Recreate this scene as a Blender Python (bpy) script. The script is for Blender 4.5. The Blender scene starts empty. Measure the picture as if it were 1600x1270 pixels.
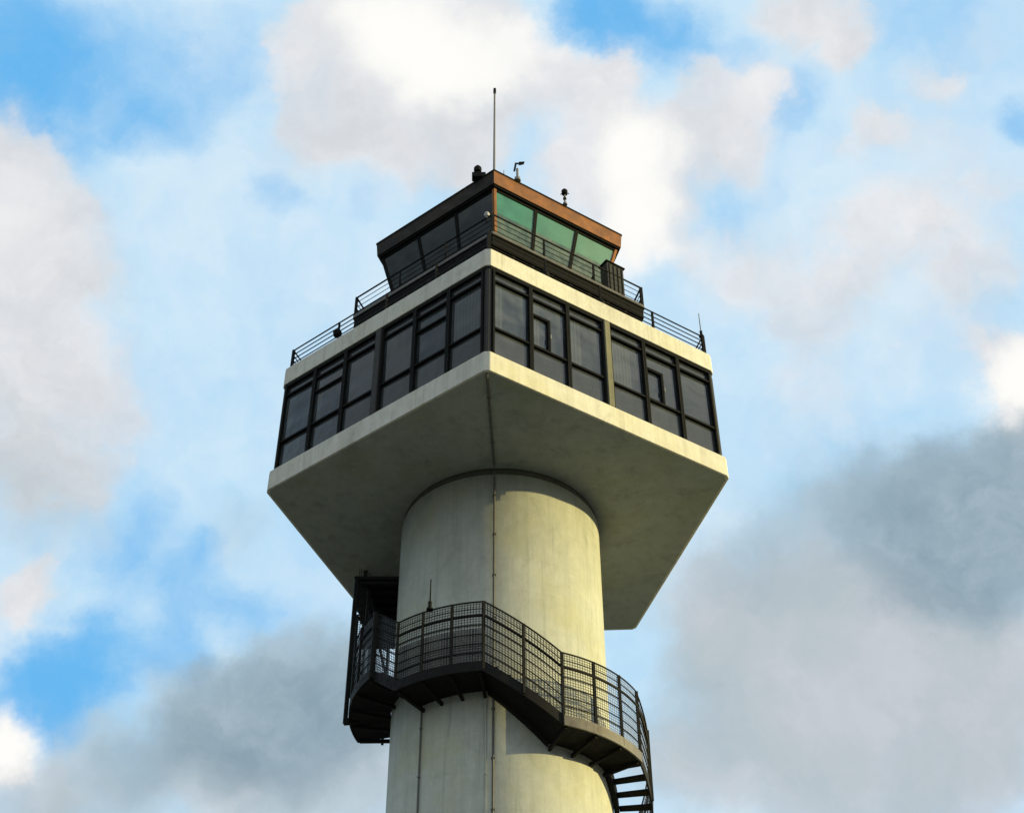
import bpy, math, random
from mathutils import Vector, Matrix
random.seed(7)
sc = bpy.context.scene
COL = sc.collection
PI = math.pi
def rad(a): return math.radians(a)

# ------------------------------------------------------------------ main dimensions
D = 42.0545; F_PX = 2261.95; PAN = 0.0105813; PITCH = 0.7238541; ROLL = -0.00529855
TH = math.degrees(-0.0516631); H = 31.27; RC = 3.536; GZ = -1.6

# ------------------------------------------------------------------ materials
def lin(r, g, b):
    f = lambda c: (c/255/12.92) if c/255 <= 0.04045 else ((c/255+0.055)/1.055)**2.4
    return (f(r), f(g), f(b))
def new_mat(name):
    m = bpy.data.materials.new(name); m.use_nodes = True
    nt = m.node_tree; b = nt.nodes['Principled BSDF']
    return m, nt, b
def N(nt, t, **kw):
    n = nt.nodes.new(t)
    for k, v in kw.items(): setattr(n, k, v)
    return n
def noise(nt, vec, scale, detail=5, rough=0.6, dist=0.0):
    n = N(nt, 'ShaderNodeTexNoise'); n.inputs['Scale'].default_value = scale
    n.inputs['Detail'].default_value = detail; n.inputs['Roughness'].default_value = rough
    n.inputs['Distortion'].default_value = dist
    if vec is not None: nt.links.new(vec, n.inputs['Vector'])
    return n.outputs['Fac']
def mapping(nt, vec, s=(1, 1, 1), loc=(0, 0, 0)):
    n = N(nt, 'ShaderNodeMapping'); n.inputs['Scale'].default_value = s; n.inputs['Location'].default_value = loc
    nt.links.new(vec, n.inputs['Vector']); return n.outputs['Vector']
def mrange(nt, v, a, b, c=0.0, d=1.0, smooth=False):
    n = N(nt, 'ShaderNodeMapRange')
    if smooth: n.interpolation_type = 'SMOOTHSTEP'
    nt.links.new(v, n.inputs['Value'])
    for i, x in zip(('From Min', 'From Max', 'To Min', 'To Max'), (a, b, c, d)): n.inputs[i].default_value = x
    return n.outputs['Result']
def mixc(nt, fac, a, b, mode='MIX'):
    n = N(nt, 'ShaderNodeMix'); n.data_type = 'RGBA'; n.blend_type = mode
    for sock, v in ((n.inputs[0], fac), (n.inputs[6], a), (n.inputs[7], b)):
        if hasattr(v, 'is_output'): nt.links.new(v, sock)
        elif isinstance(v, (int, float)): sock.default_value = v
        else: sock.default_value = (*v, 1) if len(v) == 3 else v
    return n.outputs[2]
def math_(nt, op, a, b=None, clamp=False):
    n = N(nt, 'ShaderNodeMath'); n.operation = op; n.use_clamp = clamp
    for i, v in ((0, a), (1, b)):
        if v is None: continue
        if hasattr(v, 'is_output'): nt.links.new(v, n.inputs[i])
        else: n.inputs[i].default_value = v
    return n.outputs[0]
def bump(nt, b, h, strength=0.3, dist=0.02):
    n = N(nt, 'ShaderNodeBump'); n.inputs['Strength'].default_value = strength; n.inputs['Distance'].default_value = dist
    nt.links.new(h, n.inputs['Height']); nt.links.new(n.outputs['Normal'], b.inputs['Normal'])

def concrete(name, base, dark, algae, seams=0.0, streak=1.0):
    m, nt, b = new_mat(name)
    co = N(nt, 'ShaderNodeTexCoord').outputs['Object']
    big = noise(nt, co, 0.45, 5, 0.65)
    med = noise(nt, co, 2.6, 6, 0.7)
    st = noise(nt, mapping(nt, co, (2.6, 2.6, 0.12)), 1.0, 5, 0.65)
    c = mixc(nt, mrange(nt, med, 0.35, 0.7), base, tuple(x*0.86 for x in base))
    c = mixc(nt, math_(nt, 'MULTIPLY', mrange(nt, st, 0.48, 0.78), 0.55*streak), c, dark)
    c = mixc(nt, math_(nt, 'MULTIPLY', mrange(nt, big, 0.5, 0.72), 0.5), c, algae)
    fine = noise(nt, co, 22, 4, 0.7)
    c = mixc(nt, math_(nt, 'MULTIPLY', mrange(nt, fine, 0.52, 0.75), 0.35), c, dark)
    run = noise(nt, mapping(nt, co, (5.5, 5.5, 0.22), (7, 3, 1)), 1.0, 6, 0.7)
    c = mixc(nt, math_(nt, 'MULTIPLY', mrange(nt, run, 0.56, 0.72), 0.5*streak), c, tuple(x*0.75 for x in dark))
    blot = noise(nt, mapping(nt, co, (1, 1, 0.6), (2, 8, 5)), 1.1, 7, 0.72, 0.6)
    c = mixc(nt, mrange(nt, blot, 0.52, 0.72, 0, 0.45), c, tuple(x*0.9 for x in dark))
    c = mixc(nt, mrange(nt, blot, 0.30, 0.44, 0.35, 0), c, tuple(min(1, x*1.18) for x in base))
    if seams:
        sp = N(nt, 'ShaderNodeSeparateXYZ'); nt.links.new(co, sp.inputs[0])
        f = math_(nt, 'FRACT', math_(nt, 'MULTIPLY', sp.outputs['Z'], 1/seams))
        ln = math_(nt, 'LESS_THAN', f, 0.012)
        c = mixc(nt, math_(nt, 'MULTIPLY', ln, 0.28), c, dark)
        at = math_(nt, 'ARCTAN2', sp.outputs['X'], sp.outputs['Y'])
        fa = math_(nt, 'FRACT', math_(nt, 'MULTIPLY', at, 24/(2*PI)))
        c = mixc(nt, math_(nt, 'MULTIPLY', math_(nt, 'LESS_THAN', fa, 0.016), 0.22), c, dark)
    nt.links.new(c, b.inputs['Base Color']); b.inputs['Roughness'].default_value = 0.88
    b.inputs['Specular IOR Level'].default_value = 0.25
    hgt = math_(nt, 'ADD', med, math_(nt, 'MULTIPLY', fine, 0.5))
    bump(nt, b, hgt, 0.25, 0.03)
    return m
def paint(name, base, rough=0.5, metal=0.0, var=0.35, spec=0.4, scale=3.0, dirt=(0.05, 0.04, 0.03)):
    m, nt, b = new_mat(name)
    co = N(nt, 'ShaderNodeTexCoord').outputs['Object']
    n1 = noise(nt, co, scale, 6, 0.65)
    c = mixc(nt, mrange(nt, n1, 0.35, 0.75, 0, var), base, dirt)
    nt.links.new(c, b.inputs['Base Color'])
    nt.links.new(mrange(nt, noise(nt, co, scale*2.5), 0.3, 0.7, rough*0.8, min(1, rough*1.25)), b.inputs['Roughness'])
    b.inputs['Metallic'].default_value = metal; b.inputs['Specular IOR Level'].default_value = spec
    return m
def glass(name, base, metal, rough, spec, wav=0.02, wavs=0.9, vary=0.4, coat=0.0, blinds=False, shade=False):
    m, nt, b = new_mat(name)
    tc = N(nt, 'ShaderNodeTexCoord'); co = tc.outputs['Object']
    oi = N(nt, 'ShaderNodeObjectInfo')
    n1 = noise(nt, co, 1.3, 3, 0.5)
    c = mixc(nt, mrange(nt, n1, 0.35, 0.7, 0, 1), base, tuple(x*(1-vary) for x in base))
    c = mixc(nt, math_(nt, 'MULTIPLY', oi.outputs['Random'], vary), c, tuple(x*0.5 for x in base))
    if shade:    # green sun shade drawn down part of the way, greyer desk zone below it
        sp = N(nt, 'ShaderNodeSeparateXYZ'); nt.links.new(co, sp.inputs[0])
        c = mixc(nt, mrange(nt, sp.outputs['X'], 0.8, 3.6, 0.0, 0.55), c, (0.17, 0.30, 0.22))
        low = mixc(nt, mrange(nt, noise(nt, co, 2.4, 4, 0.6), 0.4, 0.6), (0.12, 0.145, 0.12), (0.045, 0.062, 0.06))
        c = mixc(nt, mrange(nt, sp.outputs['Z'], 43.16, 43.06, 0, 0.85), c, low)
    if blinds:   # pale vertical blinds, half drawn, behind the glass
        sp = N(nt, 'ShaderNodeSeparateXYZ'); nt.links.new(co, sp.inputs[0])
        r2 = math_(nt, 'FRACT', math_(nt, 'MULTIPLY', oi.outputs['Random'], 7.31))
        r3 = math_(nt, 'FRACT', math_(nt, 'MULTIPLY', oi.outputs['Random'], 13.7))
        edge = math_(nt, 'ADD', math_(nt, 'MULTIPLY', r2, 1.5), -0.9)
        drawn = math_(nt, 'MULTIPLY', math_(nt, 'LESS_THAN', sp.outputs['X'], edge), math_(nt, 'GREATER_THAN', r3, 0.35))
        sl_ = math_(nt, 'FRACT', math_(nt, 'MULTIPLY', sp.outputs['X'], 7.0))
        c = mixc(nt, math_(nt, 'MULTIPLY', drawn, mrange(nt, sl_, 0.0, 0.9, 0.55, 0.2)), c, (0.10, 0.115, 0.11))
        ceil = math_(nt, 'MULTIPLY', mrange(nt, sp.outputs['Z'], 2.2, 3.4), math_(nt, 'SUBTRACT', 1.0, drawn))
        c = mixc(nt, math_(nt, 'MULTIPLY', ceil, 0.25), c, (0.09, 0.10, 0.095))
    nt.links.new(c, b.inputs['Base Color'])
    b.inputs['Metallic'].default_value = metal; b.inputs['Roughness'].default_value = rough
    b.inputs['Specular IOR Level'].default_value = spec
    b.inputs['Coat Weight'].default_value = coat; b.inputs['Coat Roughness'].default_value = 0.03
    bump(nt, b, noise(nt, co, wavs, 2, 0.5), 0.6, wav)
    return m

M = {}
M['shaft'] = concrete('shaft_concrete', (0.46, 0.48, 0.415), (0.26, 0.28, 0.235), (0.40, 0.39, 0.19), seams=1.25)
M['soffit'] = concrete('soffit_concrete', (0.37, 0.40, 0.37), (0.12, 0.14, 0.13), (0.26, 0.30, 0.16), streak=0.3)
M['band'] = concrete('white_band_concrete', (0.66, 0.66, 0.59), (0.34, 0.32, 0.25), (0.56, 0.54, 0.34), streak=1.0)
M['pillar'] = concrete('pillar_concrete', (0.20, 0.20, 0.14), (0.10, 0.10, 0.07), (0.20, 0.21, 0.08))
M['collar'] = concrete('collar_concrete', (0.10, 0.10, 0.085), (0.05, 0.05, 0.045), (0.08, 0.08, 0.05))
M['frame'] = paint('black_window_frame', (0.006, 0.007, 0.007), 0.65, var=0.4, spec=0.08, dirt=(0.014, 0.013, 0.009))
M['panelgrey'] = paint('corner_post_paint', (0.045, 0.047, 0.045), 0.6, spec=0.15)
M['spandrel'] = glass('spandrel_panel', (0.050, 0.058, 0.060), 0.0, 0.16, 0.75, 0.03, 1.2, 0.6)
M['pane'] = glass('dark_window_glass', (0.044, 0.058, 0.068), 0.0, 0.04, 0.9, 0.05, 0.6, 0.85, blinds=True)
M['cabglass'] = glass('green_cab_glass', (0.06, 0.235, 0.18), 0.0, 0.06, 0.8, 0.03, 0.6, 0.3, shade=True)
M['steel'] = paint('black_steel', (0.009, 0.010, 0.010), 0.7, var=0.5, spec=0.1, dirt=(0.018, 0.015, 0.012))
M['stair'] = paint('stair_steel', (0.010, 0.011, 0.011), 0.7, var=0.5, spec=0.12, dirt=(0.022, 0.018, 0.013))
M['edge'] = paint('galvanised_edge', (0.12, 0.115, 0.10), 0.5, var=0.8)
M['dark'] = paint('dark_cladding', (0.006, 0.007, 0.007), 0.7, var=0.5, spec=0.08, dirt=(0.014, 0.012, 0.009))
M['grey'] = paint('grey_steel', (0.22, 0.22, 0.22), 0.5)
M['white'] = paint('white_lamp_housing', (0.42, 0.42, 0.40), 0.4, var=0.2)
M['cabdark'] = glass('dark_cab_glass', (0.055, 0.066, 0.063), 0.0, 0.06, 0.9, 0.03, 0.7, 0.55)
M['shadedfascia'] = paint('shaded_fascia', (0.014, 0.015, 0.014), 0.6, var=1.0, spec=0.15, scale=1.3, dirt=(0.05, 0.034, 0.018))  # fascia on the unlit sides: shade put into the colour, with brown patches
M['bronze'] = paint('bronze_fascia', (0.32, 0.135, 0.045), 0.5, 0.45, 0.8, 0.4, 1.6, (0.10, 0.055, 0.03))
M['conduit'] = paint('conduit_paint', (0.10, 0.105, 0.095), 0.6)
M['deckroof'] = paint('roof_gravel', (0.2, 0.19, 0.18), 0.9, scale=9)
M['interior'] = paint('room_interior', (0.03, 0.03, 0.03), 0.9)
def mesh_mat(name='woven_wire_mesh', f_=11.0, w_=0.27, col=(0.018, 0.019, 0.019, 1)):
    m, nt, b = new_mat(name)
    uv = N(nt, 'ShaderNodeTexCoord').outputs['UV']
    sp = N(nt, 'ShaderNodeSeparateXYZ'); nt.links.new(uv, sp.inputs[0])
    o = []
    for ch in ('X', 'Y'):
        f = math_(nt, 'FRACT', math_(nt, 'MULTIPLY', sp.outputs[ch], f_))
        o.append(math_(nt, 'LESS_THAN', f, w_))
    a = math_(nt, 'MAXIMUM', o[0], o[1])
    nt.links.new(a, b.inputs['Alpha'])
    b.inputs['Base Color'].default_value = col; b.inputs['Roughness'].default_value = 0.6
    return m
M['mesh'] = mesh_mat()
M['screen'] = mesh_mat('fine_screen', 23.0, 0.42, (0.012, 0.013, 0.013, 1))

# ------------------------------------------------------------------ mesh builder
class MB:
    def __init__(s): s.v = []; s.f = []; s.uv = None
    def poly(s, pts, faces):
        o = len(s.v); s.v += [tuple(p) for p in pts]; s.f += [tuple(i+o for i in f) for f in faces]
    def hexa(s, lo, hi):
        """two rings of the same length: lo (bottom) and hi (top), closed prism"""
        n = len(lo)
        fs = [tuple(reversed(range(n))), tuple(range(n, 2*n))]
        for i in range(n): j = (i+1) % n; fs.append((i, j, n+j, n+i))
        s.poly(list(lo)+list(hi), fs)
    def box(s, c, d, rot=None):
        x, y, z = (k/2 for k in d)
        lo = [(-x, -y, -z), (x, -y, -z), (x, y, -z), (-x, y, -z)]; hi = [(a, b, z) for a, b, _ in lo]
        c = Vector(c); R = rot if rot else Matrix.Identity(3)
        s.hexa([R @ Vector(p)+c for p in lo], [R @ Vector(p)+c for p in hi])
    def bar(s, a, b, w, h=None, n=4, up=(0, 0, 1)):
        """prism bar from a to b; n=4 rectangular, else round"""
        a, b = Vector(a), Vector(b); d = (b-a).normalized(); h = h or w
        u = Vector(up)
        if abs(d.dot(u)) > 0.95: u = Vector((0.31, -0.95, 0)).normalized()
        x = d.cross(u).normalized(); y = x.cross(d)
        if n == 4: ring = [x*w/2*i+y*h/2*j for i, j in ((-1, -1), (1, -1), (1, 1), (-1, 1))]
        else: ring = [x*w/2*math.cos(2*PI*k/n)+y*h/2*math.sin(2*PI*k/n) for k in range(n)]
        s.hexa([a+r for r in ring], [b+r for r in ring])
    def tube(s, pts, w, n=8):
        pts = [Vector(p) for p in pts]; k = len(pts); base = len(s.v)
        for i, p in enumerate(pts):
            d = (pts[min(i+1, k-1)]-pts[max(i-1, 0)]).normalized(); u = Vector((0, 0, 1))
            if abs(d.dot(u)) > 0.95: u = Vector((0.31, -0.95, 0)).normalized()
            x = d.cross(u).normalized(); y = x.cross(d)
            s.v += [tuple(p+x*w/2*math.cos(2*PI*j/n)+y*w/2*math.sin(2*PI*j/n)) for j in range(n)]
        for i in range(k-1):
            for j in range(n):
                q = (j+1) % n
                s.f.append((base+i*n+j, base+i*n+q, base+(i+1)*n+q, base+(i+1)*n+j))
        s.f.append(tuple(base+j for j in reversed(range(n)))); s.f.append(tuple(base+(k-1)*n+j for j in range(n)))
    def lathe(s, c, prof, n=24):
        c = Vector(c); base = len(s.v); m = len(prof)
        for r, z in prof: s.v += [(c.x+r*math.cos(2*PI*j/n), c.y+r*math.sin(2*PI*j/n), c.z+z) for j in range(n)]
        for i in range(m-1):
            for j in range(n):
                q = (j+1) % n
                s.f.append((base+i*n+j, base+i*n+q, base+(i+1)*n+q, base+(i+1)*n+j))
        s.f.append(tuple(base+j for j in reversed(range(n)))); s.f.append(tuple(base+(m-1)*n+j for j in range(n)))
    def build(s, name, mat, parent=None, bevel=0.0, smooth=False, loc=None, rotz=None):
        me = bpy.data.meshes.new(name); me.from_pydata(s.v, [], s.f); me.update()
        if s.uv:
            l = me.uv_layers.new(name='UVMap')
            for i, lp in enumerate(me.loops): l.data[i].uv = s.uv[lp.vertex_index]
        me.materials.append(mat)
        o = bpy.data.objects.new(name, me); COL.objects.link(o)
        if parent: o.parent = parent
        if loc is not None: o.location = loc
        if rotz is not None: o.rotation_euler = (0, 0, rotz)
        if bevel:
            b = o.modifiers.new('bevel', 'BEVEL'); b.width = bevel; b.segments = 2; b.limit_method = 'ANGLE'
        if smooth:
            for p in me.polygons: p.use_smooth = len(p.vertices) == 4
        return o
def tag(o, label=None, cat=None, group=None, kind=None):
    for k, v in (('label', label), ('category', cat), ('group', group), ('kind', kind)):
        if v: o[k] = v
    return o
def empty(name, loc=(0, 0, 0), rz=0):
    o = bpy.data.objects.new(name, None); COL.objects.link(o); o.location = loc; o.rotation_euler = (0, 0, rz)
    o.empty_display_size = 0.3
    return o
def copy_tree(o, parent=None):
    c = o.copy(); COL.objects.link(c); c.parent = parent
    if o.name.split('.')[0] in ('pane', 'lower_panel'):   # glass is never hung perfectly plumb
        c.rotation_euler = (rad(random.uniform(-0.35, 0.35)), 0, rad(random.uniform(-0.7, 0.7)))
    for ch in list(KIDS.get(o.name, [])): copy_tree(ch, c)
    return c
KIDS = {}

def vert(i, R, z):
    a = rad(72*i+TH); return Vector((R*math.sin(a), -R*math.cos(a), z))
def ring(R, z, chamf=0.0):
    if not chamf: return [vert(i, R, z) for i in range(5)]
    out = []
    for i in range(5):
        p, a, b = vert(i, R, z), vert(i-1, R, z), vert(i+1, R, z)
        out += [p+(a-p).normalized()*chamf, p+(b-p).normalized()*chamf]
    return out
def face_frame(i, R, z):
    """origin at the middle of face i, x along the face, -y outward"""
    phi = rad(72*i+36+TH); ap = R*math.cos(PI/5)
    return Vector((ap*math.sin(phi), -ap*math.cos(phi), z)), phi
def cyl(rho, az, z): return Vector((rho*math.sin(rad(az)), -rho*math.cos(rad(az)), z))

# ------------------------------------------------------------------ ground
g = MB(); g.lathe((0, 0, GZ-0.5), [(2500, 0), (2500, 0.5)], 64)
def ground_mat():
    m, nt, b = new_mat('airfield_grass')
    co = N(nt, 'ShaderNodeTexCoord').outputs['Object']
    c = mixc(nt, mrange(nt, noise(nt, co, 0.05, 8, 0.7), 0.4, 0.6), (0.075, 0.08, 0.045), (0.10, 0.10, 0.065))
    c = mixc(nt, mrange(nt, noise(nt, co, 3, 6, 0.7), 0.4, 0.7), c, (0.05, 0.062, 0.03))
    nt.links.new(c, b.inputs['Base Color']); b.inputs['Roughness'].default_value = 1.0
    bump(nt, b, noise(nt, co, 8, 5, 0.7), 0.5, 0.05)
    return m
tag(g.build('ground', ground_mat()), kind='structure')
def apron_mat():
    m, nt, b = new_mat('apron_asphalt')
    co = N(nt, 'ShaderNodeTexCoord').outputs['Object']
    br = N(nt, 'ShaderNodeTexBrick'); br.offset = 0.0; br.inputs['Scale'].default_value = 0.2
    br.inputs['Mortar Size'].default_value = 0.006
    br.inputs['Color1'].default_value = (0.13, 0.13, 0.12, 1); br.inputs['Color2'].default_value = (0.11, 0.11, 0.10, 1)
    br.inputs['Mortar'].default_value = (0.09, 0.085, 0.08, 1); nt.links.new(co, br.inputs['Vector'])
    c = mixc(nt, mrange(nt, noise(nt, co, 0.5, 8, 0.7), 0.45, 0.7, 0, 0.5), br.outputs['Color'], (0.07, 0.068, 0.06))
    nt.links.new(c, b.inputs['Base Color']); b.inputs['Roughness'].default_value = 0.95
    return m
g = MB(); g.box((0, 0, GZ+0.02), (150, 150, 0.04)); tag(g.build('apron', apron_mat()), kind='structure')

# ------------------------------------------------------------------ TOWER
T = empty('control_tower', (0, 0, 0))
tag(T, 'tall concrete airport control tower with round shaft, five sided window storey and green glazed cab', 'control tower')
b = MB(); b.lathe((0, 0, 0), [(RC, GZ+0.04), (RC, H-0.30)], 128); b.build('shaft', M['shaft'], T, smooth=True)
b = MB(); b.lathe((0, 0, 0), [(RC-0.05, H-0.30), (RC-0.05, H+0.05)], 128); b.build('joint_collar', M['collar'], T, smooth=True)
# floor slab: soffit sheet and white edge band
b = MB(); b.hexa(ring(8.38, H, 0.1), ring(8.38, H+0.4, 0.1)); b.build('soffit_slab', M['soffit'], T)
def pent_ring_band(Ro, Ri, z0, z1, ch=0.1):
    b = MB(); o0, o1 = ring(Ro, z0, ch), ring(Ro, z1, ch); i0, i1 = ring(Ri, z0, ch), ring(Ri, z1, ch)
    n = len(o0); pts = o0+o1+i0+i1; fs = []
    for k in range(n):
        j = (k+1) % n
        fs += [(k, j, n+j, n+k), (2*n+j, 2*n+k, 3*n+k, 3*n+j), (n+k, n+j, 3*n+j, 3*n+k), (j, k, 2*n+k, 2*n+j)]
    b.poly(pts, fs); return b
pent_ring_band(8.5, 8.383, H-0.004, 32.1, 0.12).build('edge_band', M['band'], T, bevel=0.02)
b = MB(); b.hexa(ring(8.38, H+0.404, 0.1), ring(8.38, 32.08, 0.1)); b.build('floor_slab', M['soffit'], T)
# dark drip rebate at the soffit crease line (conduit is separate)
# storey core behind the windows
b = MB(); b.hexa(ring(8.0, 32.09, 0.3), ring(8.0, 36.3, 0.3)); b.build('storey_core', M['interior'], T)
# parapet band
pent_ring_band(8.42, 8.1, 36.22, 37.04, 0.12).build('parapet_band', M['band'], T, bevel=0.02)
b = MB(); b.hexa(ring(8.36, 36.10, 0.1), ring(8.36, 36.218, 0.1)); b.build('head_trim', M['frame'], T)
b = MB(); b.hexa(ring(8.09, 36.31), ring(8.09, 36.85)); b.build('roof_deck', M['deckroof'], T)

# ---- window bays (one window built, copied round the five faces)
R_W = 8.3; SIDE = 2*R_W*math.sin(PI/5); Z0, Z1 = 32.1, 36.1; HW = Z1-Z0
PIL = 0.24; CP = 0.15; BW = (SIDE/2-PIL/2-CP)/3
def rect_frame(b, x0, x1, z0, z1, t, y0, y1, sides='lrtb'):
    ym, yd = (y0+y1)/2, abs(y1-y0)
    if 'l' in sides: b.box((x0+t/2, ym, (z0+z1)/2), (t, yd, z1-z0))
    if 'r' in sides: b.box((x1-t/2, ym, (z0+z1)/2), (t, yd, z1-z0))
    xa = x0+(t if 'l' in sides else 0); xb = x1-(t if 'r' in sides else 0)
    if 't' in sides: b.box(((xa+xb)/2, ym, z1-t/2), (xb-xa, yd, t))
    if 'b' in sides: b.box(((xa+xb)/2, ym, z0+t/2), (xb-xa, yd, t))
def make_window(casement):
    w = BW; b = MB()
    rect_frame(b, -w/2+0.002, w/2-0.002, 0, HW-0.002, 0.075, -0.10, 0.08)
    b.box((0, -0.005, 1.27), (w-0.16, 0.15, 0.085)); b.box((0, -0.005, 3.50), (w-0.16, 0.15, 0.085))
    fr = b.build('window', M['frame'], None, bevel=0.008)
    kids = []
    p = MB(); p.box((0, 0.03, 0.65), (w-0.15, 0.03, 1.15)); kids.append(p.build('lower_panel', M['spandrel'], fr))
    p = MB(); p.box((0, 0.03, 3.78), (w-0.15, 0.03, 0.47)); kids.append(p.build('top_light', M['spandrel'], fr))
    p = MB(); p.box((0, 0.04, 2.385), (w-0.15, 0.03, 2.14)); kids.append(p.build('pane', M['pane'], fr))
    if casement == 1:
        c = MB(); x0 = -w/2+0.078; x1 = -w/2+0.078+w*0.47
        rect_frame(c, x0, x1, 1.315, 2.78, 0.065, -0.075, 0.02, 'rt'); rect_frame(c, x0+0.002, x1-0.067, 1.317, 2.71, 0.03, -0.065, 0.02); cs = c.build('casement', M['frame'], fr, bevel=0.006); kids.append(cs)
        h_ = MB(); h_.bar((x1-0.045, -0.14, 1.85), (x1-0.045, -0.14, 2.05), 0.03); h_.bar((x1-0.045, -0.14, 1.95), (x1-0.045, -0.08, 1.95), 0.025); kids.append(h_.build('handle', M['grey'], fr))
    if casement == 2:
        c = MB(); c.box((0, -0.02, 2.82), (w-0.16, 0.1, 0.06)); kids.append(c.build('transom', M['frame'], fr))
    KIDS[fr.name] = kids
    return fr
win_a = make_window(0); win_b = make_window(1); win_c = make_window(2)
used = {win_a.name: False, win_b.name: False, win_c.name: False}
for i in range(5):
    o0, phi = face_frame(i, R_W, Z0); ux = Vector((math.cos(phi), math.sin(phi), 0)); out = Vector((math.sin(phi), -math.cos(phi), 0))
    for k in range(6):
        x = (PIL/2+BW*(k-2.5)) if k >= 3 else (-PIL/2-BW*(2.5-k))
        x = (PIL/2+BW*(k-3+0.5)) if k >= 3 else (-PIL/2-BW*(3-k-0.5))
        src = (win_b if i in (0, 2) else win_c) if k in (1, 4) else win_a
        o = src if not used[src.name] else copy_tree(src)
        used[src.name] = True
        o.parent = T; o.location = o0+ux*x; o.rotation_euler = (0, 0, phi)
    p = MB(); p.box((0, -0.02, 2.0), (PIL-0.006, 0.30, 3.995)); p.build('pillar', M['pillar'] if i != 4 else M['panelgrey'], T, bevel=0.02, loc=o0, rotz=phi)
for i in range(5):   # corner posts
    p = vert(i, 8.33, Z0); a = (vert(i-1, 8.33, Z0)-p).normalized(); c = (vert(i+1, 8.33, Z0)-p).normalized(); w = CP-0.004
    inn = Vector((-p.x, -p.y, 0)).normalized()
    prof = [p+a*w, p+a*0.05, p+c*0.05, p+c*w, p+c*w+inn*0.2, p+a*w+inn*0.2]
    q = MB(); q.hexa(prof, [v+Vector((0, 0, 3.996)) for v in prof]); q.build('corner_post', M['panelgrey'], T)

# ---- roof-deck railing
def guard_rail(name, parent, R, zb, zt, nposts, nbars, pw=0.06, bw=0.035, meshy=False, top=0.06):
    root = None; b = MB()
    for i in range(5): b.bar(vert(i, R, zt), vert(i+1, R, zt), top, top, 6)
    root = b.build(name, M['steel'], parent)
    for i in range(5):
        A, B = vert(i, R, 0), vert(i+1, R, 0)
        c = MB()
        for k in range(nbars):
            z = zb+(zt-zb)*(k+0.6)/(nbars+0.6)
            c.bar((A.x, A.y, z), (B.x, B.y, z), bw, bw, 6)
        c.build('rail_bars', M['steel'], root)
        for k in range(nposts):
            p = A.lerp(B, k/nposts); q = MB(); ww = pw*(1.5 if k == 0 else 1)
            q.bar((p.x, p.y, zb-0.05), (p.x, p.y, zt), ww, ww)
            inn = Vector((-p.x, -p.y, 0)).normalized()
            q.bar((p.x+inn.x*0.22, p.y+inn.y*0.22, zb), (p.x, p.y, zb+0.45), pw*0.7)
            q.build('post', M['steel'], root)
    return root
guard_rail('roof_railing', T, 8.15, 37.04, 38.12, 4, 4, pw=0.075, bw=0.045)

# ---- plant storey, gallery slab and its railing
b = MB(); b.hexa(ring(4.2, 36.86), ring(4.2, 39.84)); b.build('plant_storey_wall', M['dark'], T)
b = MB(); b.hexa(ring(5.98, 39.87), ring(5.98, 40.5)); b.build('gallery_slab', M['dark'], T, bevel=0.02)
b = MB()
for i in range(5):
    for k in range(1, 8):
        A, B = vert(i, 5.9, 39.8), vert(i+1, 5.9, 39.8); C, E = vert(i, 4.2, 39.8), vert(i+1, 4.2, 39.8)
        p, q = A.lerp(B, k/8), C.lerp(E, k/8)
        b.hexa([p+Vector((0, 0, -0.05)), q+Vector((0, 0, -0.9)), q+Vector((0.12, 0.05, -0.9)), p+Vector((0.12, 0.05, -0.05))],
               [p+Vector((0, 0, 0.06)), q+Vector((0, 0, 0.06)), q+Vector((0.12, 0.05, 0.06)), p+Vector((0.12, 0.05, 0.06))])
b.build('gallery_brackets', M['steel'], T)
pent_ring_band(6.04, 5.985, 40.38, 40.56, 0.02).build('gallery_edge_trim', M['edge'], T)
guard_rail('gallery_railing', T, 5.95, 40.56, 41.58, 3, 3, pw=0.07, bw=0.03, top=0.075)

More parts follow.
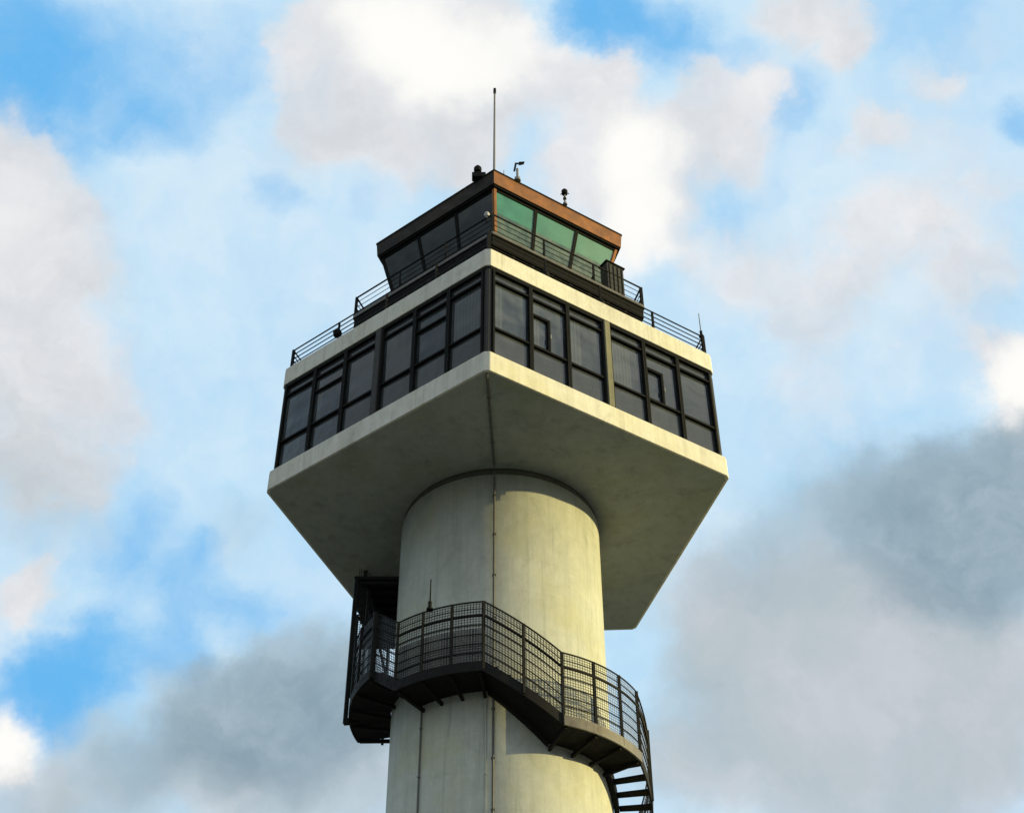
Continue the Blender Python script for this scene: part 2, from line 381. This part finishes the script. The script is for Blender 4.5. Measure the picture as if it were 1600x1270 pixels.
# ---- glazed cab: panes lean outward
ZC0, ZC1 = 40.5, 44.12; RB, RT = 4.05, 5.08
def cabv(i, t, off=0.0):
    z = ZC0+(ZC1-ZC0)*t; R = RB+(RT-RB)*t+off; return vert(i, R, z)
for i in range(5):
    for k in range(3):
        t0, t1 = 0.13, 0.995; u0, u1 = k/3, (k+1)/3
        def P(u, t, off=0.0): return cabv(i, t, off).lerp(cabv(i+1, t, off), u)
        b = MB(); e = 0.012
        for (ua, ub, ta, tb) in ((u0, u0+e, t0, t1), (u1-e, u1, t0, t1), (u0+e, u1-e, t0, t0+0.02), (u0+e, u1-e, t1-0.02, t1)):
            lo = [P(ua, ta, -0.1), P(ub, ta, -0.1), P(ub, ta, 0.03), P(ua, ta, 0.03)]
            hi = [P(ua, tb, -0.1), P(ub, tb, -0.1), P(ub, tb, 0.03), P(ua, tb, 0.03)]
            b.hexa(lo, hi)
        fr = b.build('cab_window', M['frame'], T)
        b = MB()
        lo = [P(u0+e, t0+0.02, -0.05), P(u1-e, t0+0.02, -0.05), P(u1-e, t0+0.02, -0.02), P(u0+e, t0+0.02, -0.02)]
        hi = [P(u0+e, t1-0.02, -0.05), P(u1-e, t1-0.02, -0.05), P(u1-e, t1-0.02, -0.02), P(u0+e, t1-0.02, -0.02)]
        b.hexa(lo, hi); b.build('pane', M['cabglass'] if i in (0, 1) else M['cabdark'], fr)
    b = MB()   # corner post
    w = 0.11
    def ringp(t):
        p = cabv(i, t, 0.045); a = (cabv(i-1, t, 0.045)-p).normalized(); c = (cabv(i+1, t, 0.045)-p).normalized(); inn = Vector((-p.x, -p.y, 0)).normalized()
        return [p+a*w, p, p+c*w, p+c*w+inn*0.1, p+a*w+inn*0.1]
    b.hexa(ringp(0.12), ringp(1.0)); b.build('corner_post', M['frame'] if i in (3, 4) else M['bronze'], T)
b = MB(); b.hexa([cabv(i, 0, 0.02) for i in range(5)], [cabv(i, 0.125, 0.02) for i in range(5)]); b.build('cab_sill', M['grey'], T)
b = MB(); b.hexa([cabv(i, 0.126, -0.14) for i in range(5)], [cabv(i, 0.998, -0.14) for i in range(5)]); b.build('cab_core', M['interior'], T)
b = MB(); b.hexa(ring(5.22, 44.13), ring(5.22, 44.22)); b.build('cab_head_trim', M['frame'], T)
b = MB(); b.hexa(ring(5.24, 44.222), ring(5.24, 44.898)); b.build('cab_roof', M['dark'], T)
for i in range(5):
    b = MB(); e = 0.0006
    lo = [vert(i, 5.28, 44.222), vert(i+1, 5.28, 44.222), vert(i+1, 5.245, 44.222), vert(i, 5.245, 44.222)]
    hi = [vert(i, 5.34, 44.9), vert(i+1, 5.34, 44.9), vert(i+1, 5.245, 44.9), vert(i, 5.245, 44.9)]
    b.hexa(lo, hi); b.build('fascia_board', M['bronze'] if i in (0, 1) else M['shadedfascia'], T)
b = MB(); b.hexa(ring(5.37, 44.9), ring(5.37, 44.97)); b.build('cab_roof_capping', M['frame'], T)

# ------------------------------------------------------------------ STAIRCASE
S = empty('spiral_staircase', (0, 0, 0))
tag(S, 'black steel staircase with mesh guards winding round the concrete shaft', 'staircase')
RI, RO = 3.66, 4.75
def sector(az0, az1, zb0, zt0, zb1, zt1, ri, ro, n=None):
    b = MB(); n = n or max(2, int(abs(az1-az0)/3)); P = []
    for k in range(n+1):
        t = k/n; az = az0+(az1-az0)*t; zb = zb0+(zb1-zb0)*t; zt = zt0+(zt1-zt0)*t
        P += [cyl(ri, az, zb), cyl(ro, az, zb), cyl(ro, az, zt), cyl(ri, az, zt)]
    fs = [(0, 3, 2, 1), (4*n, 4*n+1, 4*n+2, 4*n+3)]
    for k in range(n):
        for j in range(4):
            q = (j+1) % 4; fs.append((4*k+j, 4*k+q, 4*k+4+q, 4*k+4+j))
    b.poly(P, fs); return b
def guard(az0, z0, az1, z1, parent, ro=RO, npost=3, h=2.15, dense=0.0, first=True, last=True):
    """guard on the outer side: top rail, thick second rail, thin bars, posts, woven mesh"""
    n = max(3, int(abs(az1-az0)/3))
    L = lambda off, r=ro: [cyl(r, az0+(az1-az0)*k/n, z0+(z1-z0)*k/n+off) for k in range(n+1)]
    b = MB(); b.tube(L(h), 0.055, 6); b.tube(L(h-0.50), 0.085, 6)
    gr = b.build('guard_rail', M['stair'], parent)
    b = MB()
    for o in (0.35, 0.65, 0.98, 1.32): b.tube(L(o), 0.04, 5)
    b.tube(L(h-0.25), 0.03, 5)
    b.build('rail_bars', M['stair'], gr)
    for k in range(npost+1):
        if (k == 0 and not first) or (k == npost and not last): continue
        t = k/npost; az = az0+(az1-az0)*t; z = z0+(z1-z0)*t
        q = MB(); q.bar(cyl(ro+0.01, az, z-0.25), cyl(ro+0.01, az, z+h), 0.08, 0.08); q.build('post', M['stair'], gr)
    m = MB(); m.uv = []; arc = rad(abs(az1-az0))*ro
    for k in range(n+1):
        t = k/n; az = az0+(az1-az0)*t; z = z0+(z1-z0)*t
        m.v += [tuple(cyl(ro-0.03, az, z+0.05)), tuple(cyl(ro-0.03, az, z+h-0.02))]; m.uv += [(arc*t, 0), (arc*t, h)]
    for k in range(n): m.f.append((2*k, 2*k+2, 2*k+3, 2*k+1))
    m.build('mesh_panel', M['mesh'], gr)
    if dense:
        m = MB(); m.uv = []
        for k in range(n+1):
            t = k/n; az = az0+(az1-az0)*t; z = z0+(z1-z0)*t
            m.v += [tuple(cyl(ro-0.07, az, z+0.03)), tuple(cyl(ro-0.07, az, z+dense))]; m.uv += [(arc*t, 0), (arc*t, dense)]
        for k in range(n): m.f.append((2*k, 2*k+2, 2*k+3, 2*k+1))
        m.build('kick_screen', M['screen'], gr)
    return gr
def landing(az0, az1, zt, thick=0.28, edge='stair', ro=RO, ri=RC+0.02, npost=3, **kw):
    l = sector(az0, az1, zt-thick, zt, zt-thick, zt, ri, ro).build('landing', M['stair'], S)
    e = sector(az0, az1, zt-thick-0.03, zt+0.02, zt-thick-0.03, zt+0.02, ro+0.003, ro+0.06).build('edge_channel', M[edge], l)
    n = max(2, int(abs(az1-az0)/12))
    for k in range(n+1):
        az = az0+(az1-az0)*(k+0.1)/(n+0.2); r = MB(); r.bar(cyl(RC+0.02, az, zt-thick-0.20), cyl(ro-0.05, az, zt-thick-0.04), 0.09, 0.11); r.build('bracket', M['stair'], l)
    guard(az0, zt, az1, zt, l, ro, npost, **kw)
    return l
def flight(az0, z0, az1, z1, ntread, npost=3, ro=RO, closed=False, **kw):
    f = sector(az0, az1, z0-0.30, z0+0.06, z1-0.30, z1+0.06, ro-0.05, ro).build('flight', M['stair'], S)
    sector(az0, az1, z0-0.42, z0+0.10, z1-0.42, z1+0.10, RC+0.03, RI+0.05).build('stringer', M['stair'], f)
    if closed: sector(az0, az1, z0-0.29, z0-0.27, z1-0.29, z1-0.27, RI+0.052, ro-0.052).build('underside_sheet', M['steel'], f)
    da = (az1-az0)/ntread; dz = (z1-z0)/ntread
    for k in range(ntread):
        a0 = az0+da*k+da*(0.02 if closed else 0.10); a1 = az0+da*(k+1)+da*(0.10 if closed else -0.14); z = z0+dz*(k+0.5)
        sector(a0, a1, z-0.07, z, z-0.07, z, RI+0.055, ro-0.055, 2).build('tread', M['stair'], f)
    guard(az0, z0, az1, z1, f, ro, npost, **kw)
    return f
landing(-42, -6, 22.85, npost=3, dense=1.25)
flight(-6, 22.85, 23, 21.25, 6, 2, first=False, last=False, closed=True)
landing(23, 64, 21.25, npost=3, edge='edge')
flight(64, 21.25, 150, 16.8, 16, 6, first=False)
flight(-42, 22.85, -56, 23.75, 3, 1, first=False, closed=True)
landing(-56, -106, 23.78, ro=4.85, npost=4, dense=1.0)
landing(150, 186, 16.8, npost=3)
flight(186, 16.8, 300, 10.9, 21, 8)
landing(300, 336, 10.9, npost=3)
flight(336, 10.9, 456, 4.7, 22, 8)
landing(456, 490, 4.7, npost=3)
flight(490, 4.7, 610, GZ+0.04, 22, 8)

# access cage between upper landing and the soffit
A = empty('access_cage', (0, 0, 0))
tag(A, 'dark lattice access cage hanging under the soffit beside the upper landing, left of the shaft', 'access cage')
poles = [(-5.03, 0.0, 23.45), (-4.62, 0.35, 23.8), (-4.55, 1.5, 23.6), (-4.0, 2.45, 24.0), (-5.15, 2.2, 26.0)]
for k, (x, y, z) in enumerate(poles):
    q = MB(); w = 0.13 if k == 0 else 0.08
    q.bar((x, y, z), (x, y, 29.05), w, w); q.build('pole', M['steel'], A)
q = MB(); q.bar((-5.08, 0.0, 23.5), (-4.6, 0.0, 23.55), 0.14, 0.2); q.build('foot_bracket', M['steel'], A)
def seg(a, z0, c, z1, w=0.06):
    q = MB(); q.bar((a[0], a[1], z0), (c[0], c[1], z1), w, w); q.build('brace', M['steel'], A)
seg(poles[1], 24.6, poles[3], 26.6, 0.09); seg(poles[1], 24.6, poles[1], 27.2, 0.07)
seg(poles[3], 26.6, poles[1], 28.6, 0.07); seg(poles[0], 26.4, poles[4], 27.4); seg(poles[0], 28.4, poles[4], 29.2)
seg(poles[2], 27.9, poles[3], 28.2, 0.08); seg(poles[0], 27.6, poles[3], 28.2, 0.09); seg(poles[0], 29.2, poles[2], 29.4)
m = MB(); m.uv = []
pts = [(-5.0, 0.05), (-4.62, 0.38), (-4.5, 1.5), (-3.95, 2.4)]; acc = 0
for k, p in enumerate(pts):
    if k: acc += (Vector(p)-Vector(pts[k-1])).length
    m.v += [(p[0]+0.04, p[1], 24.4), (p[0]+0.04, p[1], 29.6)]; m.uv += [(acc, 0), (acc, 5.2)]
for k in range(3): m.f.append((2*k, 2*k+2, 2*k+3, 2*k+1))
m.build('mesh_panel', M['mesh'], A)
q = MB(); q.box((-4.33, 1.35, 29.12), (1.55, 2.8, 0.12)); dk = q.build('upper_deck', M['steel'], A)
q = MB()
for k in range(6): q.box((-4.33, 0.1+k*0.5, 29.0), (1.5, 0.1, 0.12))
dk2 = q.build('joists', M['steel'], dk)
q = MB()
for x in (-5.02, -3.66): q.bar((x, 2.6, 29.15), (x, 2.6, H-0.01), 0.1)
q.build('hanger', M['steel'], A)
q = MB(); q.hexa([(-5.15, 3.2, 29.8), (-3.55, 3.2, 29.8), (-3.55, 4.6, 29.8), (-5.15, 4.6, 29.8)],
                 [(-5.2, 3.2, H-0.01), (-3.5, 3.2, H-0.01), (-3.5, 4.8, H-0.01), (-5.2, 4.8, H-0.01)])
q.build('hatch_box', M['dark'], A, bevel=0.02)
b = MB()
for k in range(7):
    z = 29.6-k*0.32; b.box((-4.35, 3.05-k*0.16, z), (1.35, 0.30, 0.06))
b.build('hatch_steps', M['steel'], A)

# ------------------------------------------------------------------ conduits
def conduit(name, pts, w, label, mat=None):
    b = MB(); b.tube(pts, w, 8)
    for p, q in zip(pts[:-1], pts[1:]):
        L = (Vector(q)-Vector(p)).length; n = int(L/1.6)
        for k in range(n):
            c = Vector(p).lerp(Vector(q), (k+0.5)/n); b.box(c, (w*1.5, w*1.3, 0.04) if abs(q[2]-p[2]) > 1 else (w*1.5, 0.04, w*1.3))
    o = b.build(name, mat or M['conduit'], None); tag(o, label, 'conduit'); return o
v0 = vert(0, 8.3, H-0.05); c0 = cyl(RC+0.25, -3.2, H-0.05)
conduit('conduit', [tuple(v0), tuple(c0), tuple(cyl(RC+0.06, -3.2, H-0.45)), tuple(cyl(RC+0.06, -3.2, GZ+0.1))], 0.075,
        'dark conduit running from the near soffit corner down the middle of the shaft')
conduit('conduit', [tuple(cyl(RC+0.04, -42.2, 22.6)), tuple(cyl(RC+0.04, -42.2, GZ+0.1))], 0.06,
        'thin conduit on the shaft below the landing, towards its left edge')
conduit('conduit', [tuple(cyl(RC+0.03, -6.8, 22.4)), tuple(cyl(RC+0.03, -6.8, GZ+0.1))], 0.045,
        'thin pale conduit beside the thick middle one, below the landing', M['shaft'])

# ------------------------------------------------------------------ roof equipment
ZR = 44.97
def whip(name, loc, h, w0, w1, label, cat='antenna', mat='grey', tip=False):
    r = empty(name, loc); tag(r, label, cat)
    b = MB(); b.lathe((0, 0, 0), [(w0*2.2, 0), (w0*2.2, 0.05), (w0*1.2, 0.06), (w0*1.2, 0.3)], 12); b.build('base', M['steel'], r)
    b = MB(); b.lathe((0, 0, 0.3), [(w0/2, 0), (w1/2, h-0.3)], 10); b.build('rod', M[mat], r)
    if tip:
        b = MB(); b.lathe((0, 0, h), [(w1*0.5, -0.35), (w1*0.8, -0.33), (w1*0.8, -0.02), (w1*0.3, 0)], 10); b.build('tip', M['steel'], r)
    return r
whip('mast_antenna', (-0.27, -4.85, ZR), 5.95, 0.10, 0.075, 'tall thin grey whip antenna at the front corner of the cab roof', tip=True)
whip('whip_antenna', (0.12, -4.3, ZR), 1.2, 0.04, 0.03, 'short faint whip antenna just right of the tall mast on the cab roof')
r = empty('obstruction_light', (-0.93, -4.85, ZR)); tag(r, 'squat black obstruction light on the left edge of the cab roof by the mast', 'lamp')
b = MB(); b.box((0.05, 0, 0.13), (0.55, 0.3, 0.26)); b.build('base', M['steel'], r, bevel=0.02)
b = MB(); b.lathe((0, 0, 0.26), [(0.07, 0), (0.07, 0.14), (0.15, 0.17), (0.16, 0.38), (0.09, 0.5), (0.02, 0.53)], 16); b.build('lens', M['frame'], r)
r = empty('wind_vane', (0.66, -4.75, ZR)); tag(r, 'small wind vane with tail on a bent post on the cab roof', 'wind vane')
b = MB(); b.lathe((0, 0, 0), [(0.14, 0), (0.12, 0.18), (0.05, 0.22), (0.05, 0.75)], 10); b.build('post', M['grey'], r)
b = MB(); b.bar((-0.12, 0, 0.62), (-0.06, 0, 1.1), 0.07); b.bar((-0.1, 0, 1.08), (0.2, 0.02, 1.12), 0.05); b.build('arm', M['steel'], r)
b = MB(); b.hexa([(0.06, 0, 1.0), (0.26, 0, 1.06), (0.26, 0.03, 1.06), (0.06, 0.03, 1.0)], [(0.06, 0, 1.2), (0.3, 0, 1.22), (0.3, 0.03, 1.22), (0.06, 0.03, 1.2)]); b.build('tail', M['steel'], r)
r = empty('anemometer', (2.60, -3.52, ZR)); tag(r, 'slim anemometer with dark round head over the middle of the orange brown fascia', 'anemometer')
b = MB(); b.lathe((0, 0, 0), [(0.1, 0), (0.08, 0.12), (0.035, 0.15), (0.035, 0.62)], 10); b.build('post', M['grey'], r)
b = MB(); b.lathe((0, 0, 0.30), [(0.05, 0), (0.07, 0.03), (0.07, 0.12), (0.05, 0.15)], 10); b.build('collar', M['steel'], r)
b = MB(); b.lathe((0, 0, 0.6), [(0.03, 0), (0.12, 0.06), (0.13, 0.25), (0.07, 0.33)], 12)
for k in range(3):
    a = k*2.1+0.4; b.bar((0, 0, 0.75), (0.2*math.cos(a), 0.2*math.sin(a), 0.78), 0.03)
b.build('head', M['frame'], r)

# equipment on gallery and roof deck
o0, phi = face_frame(0, 5.95, 40.5)
r = empty('equipment_cabinet', (4.40, -2.62, 40.5), phi); tag(r, 'dark ribbed equipment cabinet standing on the gallery at the right end of the cab', 'cabinet')
b = MB(); b.box((0, 0, 0.85), (0.82, 0.45, 1.6)); cab = b.build('housing', M['panelgrey'], r, bevel=0.03)
b = MB()
for k in range(4): b.box((-0.3+k*0.2, -0.235, 0.85), (0.03, 0.03, 1.45))
b.build('rib', M['frame'], r)
b = MB(); b.box((0, 0, 1.68), (0.92, 0.55, 0.06)); b.build('lid', M['frame'], r)
p = vert(0, 5.95, 41.62)
r = empty('flood_lamp', (p.x-0.22, p.y+0.1, 41.5)); tag(r, 'small white lamp at the near corner of the gallery railing', 'lamp')
b = MB(); b.lathe((0, 0, 0), [(0.04, 0), (0.04, 0.06), (0.08, 0.08), (0.11, 0.2), (0.08, 0.27), (0.02, 0.28)], 14); b.build('housing', M['white'], r)
b = MB(); b.lathe((0, 0, -0.25), [(0.03, 0), (0.03, 0.25)], 8); b.build('bracket', M['steel'], r)
def rail_lamp(i, frac, dz, label, name='deck_light', sc_=1.0):
    p = vert(i, 8.2, 37.04).lerp(vert(i+1, 8.2, 37.04), frac); r = empty(name, tuple(p+Vector((0, 0, dz)))); tag(r, label, 'lamp', 'bulkhead lights on the roof deck railing')
    b = MB(); b.lathe((0, 0, 0), [(0.05, 0), (0.14*sc_, 0.04), (0.17*sc_, 0.2), (0.1*sc_, 0.32), (0.03, 0.34)], 12); b.build('housing', M['frame'], r)
    b = MB(); b.bar((0, 0, 0.1), (-p.x*0.04, -p.y*0.04, 0.1), 0.05); b.build('bracket', M['steel'], r)
rail_lamp(4, 0.25, 0.35, 'black round light on the railing post left of the gallery')
rail_lamp(4, 0.72, 0.0, 'black round light low on the railing under the left cab windows', sc_=0.8)
rail_lamp(0, 0.245, 0.05, 'black round light on the sunlit parapet, under the first green pane')
rail_lamp(0, 0.5, 0.0, 'black round light on the sunlit parapet, under the last green pane', sc_=0.8)
p = vert(1, 8.12, 38.1)
whip('whip_antenna', (p.x, p.y, 38.12), 1.25, 0.045, 0.03, 'thin pale whip antenna on the right corner of the roof deck railing')
whip('whip_antenna', tuple(cyl(4.8, -27, 24.98)), 1.15, 0.05, 0.035, 'thin dark rod standing above the left landing guard in front of the shaft', 'rod', 'steel')

# ------------------------------------------------------------------ camera
Fv = Vector((math.sin(PAN)*math.cos(PITCH), math.cos(PAN)*math.cos(PITCH), math.sin(PITCH)))
Rr = Vector((math.cos(PAN), -math.sin(PAN), 0)); Uu = Rr.cross(Fv)
c_, s_ = math.cos(ROLL), math.sin(ROLL)
R2 = c_*Rr+s_*Uu; U2 = -s_*Rr+c_*Uu
cam = bpy.data.cameras.new('camera'); co = bpy.data.objects.new('camera', cam); COL.objects.link(co)
co.matrix_world = Matrix(((R2.x, U2.x, -Fv.x, 0), (R2.y, U2.y, -Fv.y, -D), (R2.z, U2.z, -Fv.z, 0), (0, 0, 0, 1)))
cam.sensor_fit = 'HORIZONTAL'; cam.sensor_width = 36; cam.lens = F_PX/1600*36; cam.clip_end = 6000
sc.camera = co
def pdir(x, y): return (Fv*F_PX+R2*(x-800)-U2*(y-635)).normalized()

# ------------------------------------------------------------------ sun
SAZ, SEL = 88.0, 9.0
sd = Vector((math.sin(rad(SAZ))*math.cos(rad(SEL)), -math.cos(rad(SAZ))*math.cos(rad(SEL)), math.sin(rad(SEL))))
sl = bpy.data.lights.new('sun', 'SUN'); sl.energy = 5.0; sl.angle = rad(0.6); sl.color = (1.0, 0.82, 0.35)
so = bpy.data.objects.new('sun', sl); COL.objects.link(so); so.rotation_euler = sd.to_track_quat('Z', 'Y').to_euler()

# ------------------------------------------------------------------ sky
w = bpy.data.worlds.new('World'); sc.world = w; w.use_nodes = True; nt = w.node_tree
bg = nt.nodes['Background']; bg.inputs['Strength'].default_value = 0.1
sky = N(nt, 'ShaderNodeTexSky'); sky.sky_type = 'NISHITA'; sky.sun_disc = False; sky.sun_elevation = rad(SEL)
sky.sun_rotation = math.atan2(sd.x, sd.y)
tc = N(nt, 'ShaderNodeTexCoord'); dirv = tc.outputs['Generated']
def vadd(a, b_, op='ADD', s=None):
    n = N(nt, 'ShaderNodeVectorMath'); n.operation = op
    nt.links.new(a, n.inputs[0])
    if hasattr(b_, 'is_output'): nt.links.new(b_, n.inputs[1])
    elif b_ is not None: n.inputs[1].default_value = b_
    if s is not None: n.inputs['Scale'].default_value = s
    return n
def warp(scale, amp, detail, off):
    t = N(nt, 'ShaderNodeTexNoise'); t.inputs['Scale'].default_value = scale; t.inputs['Detail'].default_value = detail
    t.inputs['Roughness'].default_value = 0.6
    nt.links.new(mapping(nt, dirv, loc=off), t.inputs['Vector'])
    c = vadd(t.outputs['Color'], (0.5, 0.5, 0.5), 'SUBTRACT').outputs[0]
    return vadd(c, None, 'SCALE', amp).outputs[0]
wd = vadd(vadd(vadd(dirv, warp(7, 0.070, 3, (3, 1, 2))).outputs[0], warp(22, 0.040, 7, (1, 5, 7))).outputs[0], warp(60, 0.014, 6, (4, 2, 9))).outputs[0]
def field(blobs, soft=(1.25, 0.25)):
    acc = None
    for x, y, r, s in blobs:
        d = N(nt, 'ShaderNodeVectorMath'); d.operation = 'DISTANCE'; nt.links.new(wd, d.inputs[0]); d.inputs[1].default_value = pdir(x, y)
        R = r/F_PX; v = mrange(nt, d.outputs['Value'], R*soft[0], R*soft[1], 0, s, True)
        inv = math_(nt, 'SUBTRACT', 1.0, v)
        acc = inv if acc is None else math_(nt, 'MULTIPLY', acc, inv)
    return math_(nt, 'SUBTRACT', 1.0, acc)
BLUE = [(30, 50, 130, .75), (120, 150, 110, .6), (220, 190, 70, .5), (10, 110, 90, .7), (200, 40, 90, .4), (330, 60, 120, .4), (290, 170, 100, .35), (430, 315, 50, .42), (570, 320, 45, .3),
        (900, 10, 60, .5), (960, 30, 80, .8), (1060, 60, 80, .65), (1150, 115, 70, .35), (1230, 165, 70, .42), (1400, 5, 70, .3), (1595, 185, 50, .5), (1500, 30, 80, .3),
        (1150, 330, 70, .35), (1240, 300, 60, .25), (230, 870, 100, .4), (170, 900, 80, .35), (110, 1090, 100, .9), (200, 1040, 80, .7), (330, 930, 90, .5), (300, 1010, 70, .5), (40, 1090, 80, .7), (420, 960, 80, .4),
        (330, 850, 50, .3), (855, 185, 22, .35), (230, 800, 60, .3)]
WHITE = [(520, 60, 120, .9), (640, 60, 130, .98), (600, 150, 110, .95), (760, 60, 100, .95), (850, 100, 80, .85), (700, 160, 110, .95), (800, 170, 80, .85), (500, 200, 90, .75), (620, 240, 90, .75), (740, 250, 80, .8),
         (940, 170, 100, .85), (990, 250, 100, .95), (1000, 340, 90, .9), (900, 280, 90, .8), (1090, 210, 90, .75), (1190, 165, 75, .85), (1170, 240, 80, .7), (960, 110, 60, .7), (1060, 290, 80, .6), (1110, 130, 50, .5),
         (1190, 20, 60, .6), (1260, 40, 80, .9), (1320, 80, 55, .85), (1350, 40, 50, .6), (1300, 110, 50, .5), (1390, 170, 50, .7), (1350, 220, 45, .55), (1490, 110, 45, .65), (1440, 100, 40, .4), (1550, 60, 50, .35),
         (1400, 330, 90, .65), (1340, 400, 90, .6), (1500, 420, 110, .7), (1560, 300, 60, .4), (1200, 430, 110, .6), (1110, 400, 90, .6), (1290, 470, 100, .5), (1420, 520, 90, .4), (1500, 240, 60, .35),
         (1570, 590, 65, .98), (1530, 540, 60, .7), (1595, 650, 60, .85), (20, 250, 110, .85), (70, 350, 120, .9), (120, 440, 110, .8), (40, 480, 120, .8), (40, 600, 140, .85), (160, 600, 100, .75), (200, 680, 80, .55), (60, 740, 120, .75), (130, 760, 80, .5),
         (30, 950, 70, .9), (70, 920, 50, .7), (0, 1160, 60, .98), (25, 1200, 40, .85), (430, 110, 60, .55), (450, 40, 60, .6), (1290, 640, 120, .35), (1250, 560, 100, .4), (1480, 330, 80, .5), (1440, 190, 60, .35)]
CORE = [(600, 50, 110, .9), (690, 90, 90, .9), (780, 110, 70, .7), (1000, 250, 80, .9), (1010, 350, 70, .9), (960, 400, 50, .5), (1570, 595, 60, 1), (10, 1160, 60, 1), (840, 60, 50, .6), (1190, 150, 50, .4), (20, 330, 70, .35)]
SLATE = [(430, 1090, 110, .9), (520, 1130, 110, .9), (350, 1140, 100, .9), (300, 1060, 60, .35), (230, 1190, 90, .6), (500, 1010, 70, .4), (430, 1190, 90, .5), (560, 1080, 80, .6), (380, 1060, 60, .5),
         (1350, 770, 100, .5), (1450, 790, 120, .8), (1540, 790, 120, .95), (1590, 720, 80, .75), (1570, 880, 110, .9), (1440, 870, 110, .75), (1290, 830, 100, .35), (1200, 800, 80, .2), (1160, 900, 100, .35), (1500, 930, 90, .5)]
WARM = [(40, 720, 110, .35), (80, 820, 90, .35), (1240, 950, 120, .75), (1100, 950, 100, .7), (1350, 960, 120, .75), (1150, 1060, 120, .75), (1300, 1090, 120, .75), (1450, 1030, 130, .8), (1580, 1020, 110, .85), (1500, 1120, 120, .75), (1190, 1200, 120, .7), (1050, 1200, 100, .65),
        (1350, 1220, 120, .7), (1500, 1240, 110, .6), (1590, 1160, 90, .7), (560, 1220, 110, .65), (120, 1240, 110, .6), (400, 1240, 100, .6), (50, 1270, 80, .5), (300, 1220, 90, .5), (560, 240, 70, .2), (450, 250, 60, .2), (150, 470, 80, .2), (370, 820, 60, .3)]
fb = field(BLUE); fw = field(WHITE, (1.2, 0.15)); fg = field(SLATE, (1.4, 0.2)); fh = field(WARM, (1.45, 0.2)); fc = field(CORE, (1.5, 0.0))
nb = noise(nt, wd, 9.0, 6, 0.6); nf = noise(nt, wd, 26.0, 7, 0.62); nL = noise(nt, wd, 3.2, 5, 0.6)
K = 10.0/2**0.4
def kc(r, g, b_): return tuple(K*x for x in lin(r, g, b_))
veil = mixc(nt, mrange(nt, nb, 0.35, 0.65), kc(186, 223, 248), kc(216, 236, 249))
clear = mixc(nt, 1.0, sky.outputs['Color'], (0.42, 0.95, 1.35), 'MULTIPLY')
clear = mixc(nt, 0.85, clear, kc(100, 190, 252))
c = mixc(nt, math_(nt, 'MULTIPLY', mrange(nt, nL, 0.35, 0.55, 0.25, 0.0), 1.0), veil, clear)
def crisp(f, lo, hi, amp, n_=None):
    g_ = math_(nt, 'ADD', f, math_(nt, 'MULTIPLY', math_(nt, 'SUBTRACT', n_ or nf, 0.5), amp))
    return mrange(nt, g_, lo, hi, 0, 1, True)
fb2 = math_(nt, 'MULTIPLY', crisp(fb, 0.02, 0.98, -0.45), 0.95)
c = mixc(nt, fb2, c, clear)
fw2 = mixc(nt, 0.3, crisp(fw, 0.05, 0.95, 0.55), crisp(fw, 0.32, 0.66, 0.7))
fw2 = math_(nt, 'MULTIPLY', fw2, 0.93)
wh = mixc(nt, mrange(nt, nb, 0.35, 0.62), kc(216, 219, 223), kc(242, 239, 239))
wh = mixc(nt, mrange(nt, nf, 0.38, 0.64, 0, 0.35), wh, kc(206, 208, 214))
c = mixc(nt, fw2, c, wh)
wg = mixc(nt, mrange(nt, nb, 0.34, 0.64), kc(172, 184, 188), kc(200, 202, 208))
wg = mixc(nt, mrange(nt, nf, 0.35, 0.65, 0, 0.5), wg, kc(182, 192, 196))
c = mixc(nt, math_(nt, 'MULTIPLY', crisp(fh, 0.0, 0.95, 0.35), 0.9), c, wg)
gr = mixc(nt, mrange(nt, nf, 0.32, 0.66), kc(132, 154, 168), kc(160, 180, 192))
c = mixc(nt, math_(nt, 'MULTIPLY', crisp(fg, 0.0, 1.0, 0.45), 0.95), c, gr)
fc2 = crisp(fc, 0.0, 0.9, 0.25)
c = mixc(nt, fc2, c, kc(255, 254, 250))
ev = N(nt, 'ShaderNodeSeparateXYZ'); nt.links.new(dirv, ev.inputs[0])
back = mrange(nt, ev.outputs['Y'], 0.30, -0.25, 0, 1, True)
c = mixc(nt, math_(nt, 'MULTIPLY', back, 0.85), c, mixc(nt, mrange(nt, nb, 0.42, 0.58), kc(172, 190, 208), kc(255, 255, 253)))
# dark patches added to the unseen sky behind left, to darken reflections there, and the glow round the low sun on the right
def dirblob(az, el, r0, r1):
    d = N(nt, 'ShaderNodeVectorMath'); d.operation = 'DISTANCE'; nt.links.new(wd, d.inputs[0])
    d.inputs[1].default_value = (math.sin(rad(az))*math.cos(rad(el)), -math.cos(rad(az))*math.cos(rad(el)), math.sin(rad(el)))
    return mrange(nt, d.outputs['Value'], r1, r0, 0, 1, True)
c = mixc(nt, math_(nt, 'MULTIPLY', dirblob(-72, 12, 0.20, 0.46), 0.92), c, kc(62, 70, 78))
c = mixc(nt, math_(nt, 'MULTIPLY', dirblob(-72, 42, 0.14, 0.34), 0.7), c, kc(84, 92, 100))
c = mixc(nt, math_(nt, 'MULTIPLY', dirblob(SAZ-4, 14, 0.15, 0.65), 0.8), c, tuple(K*x for x in (1.25, 1.12, 0.86)))
nt.links.new(c, bg.inputs['Color'])
w.cycles.sampling_method = 'MANUAL'; w.cycles.sample_map_resolution = 512

sc.view_settings.view_transform = 'Standard'; sc.view_settings.look = 'None'
sc.view_settings.exposure = 0.4; sc.view_settings.gamma = 1.0
sc.cycles.max_bounces = 6; sc.cycles.transparent_max_bounces = 16; sc.cycles.use_denoising = True
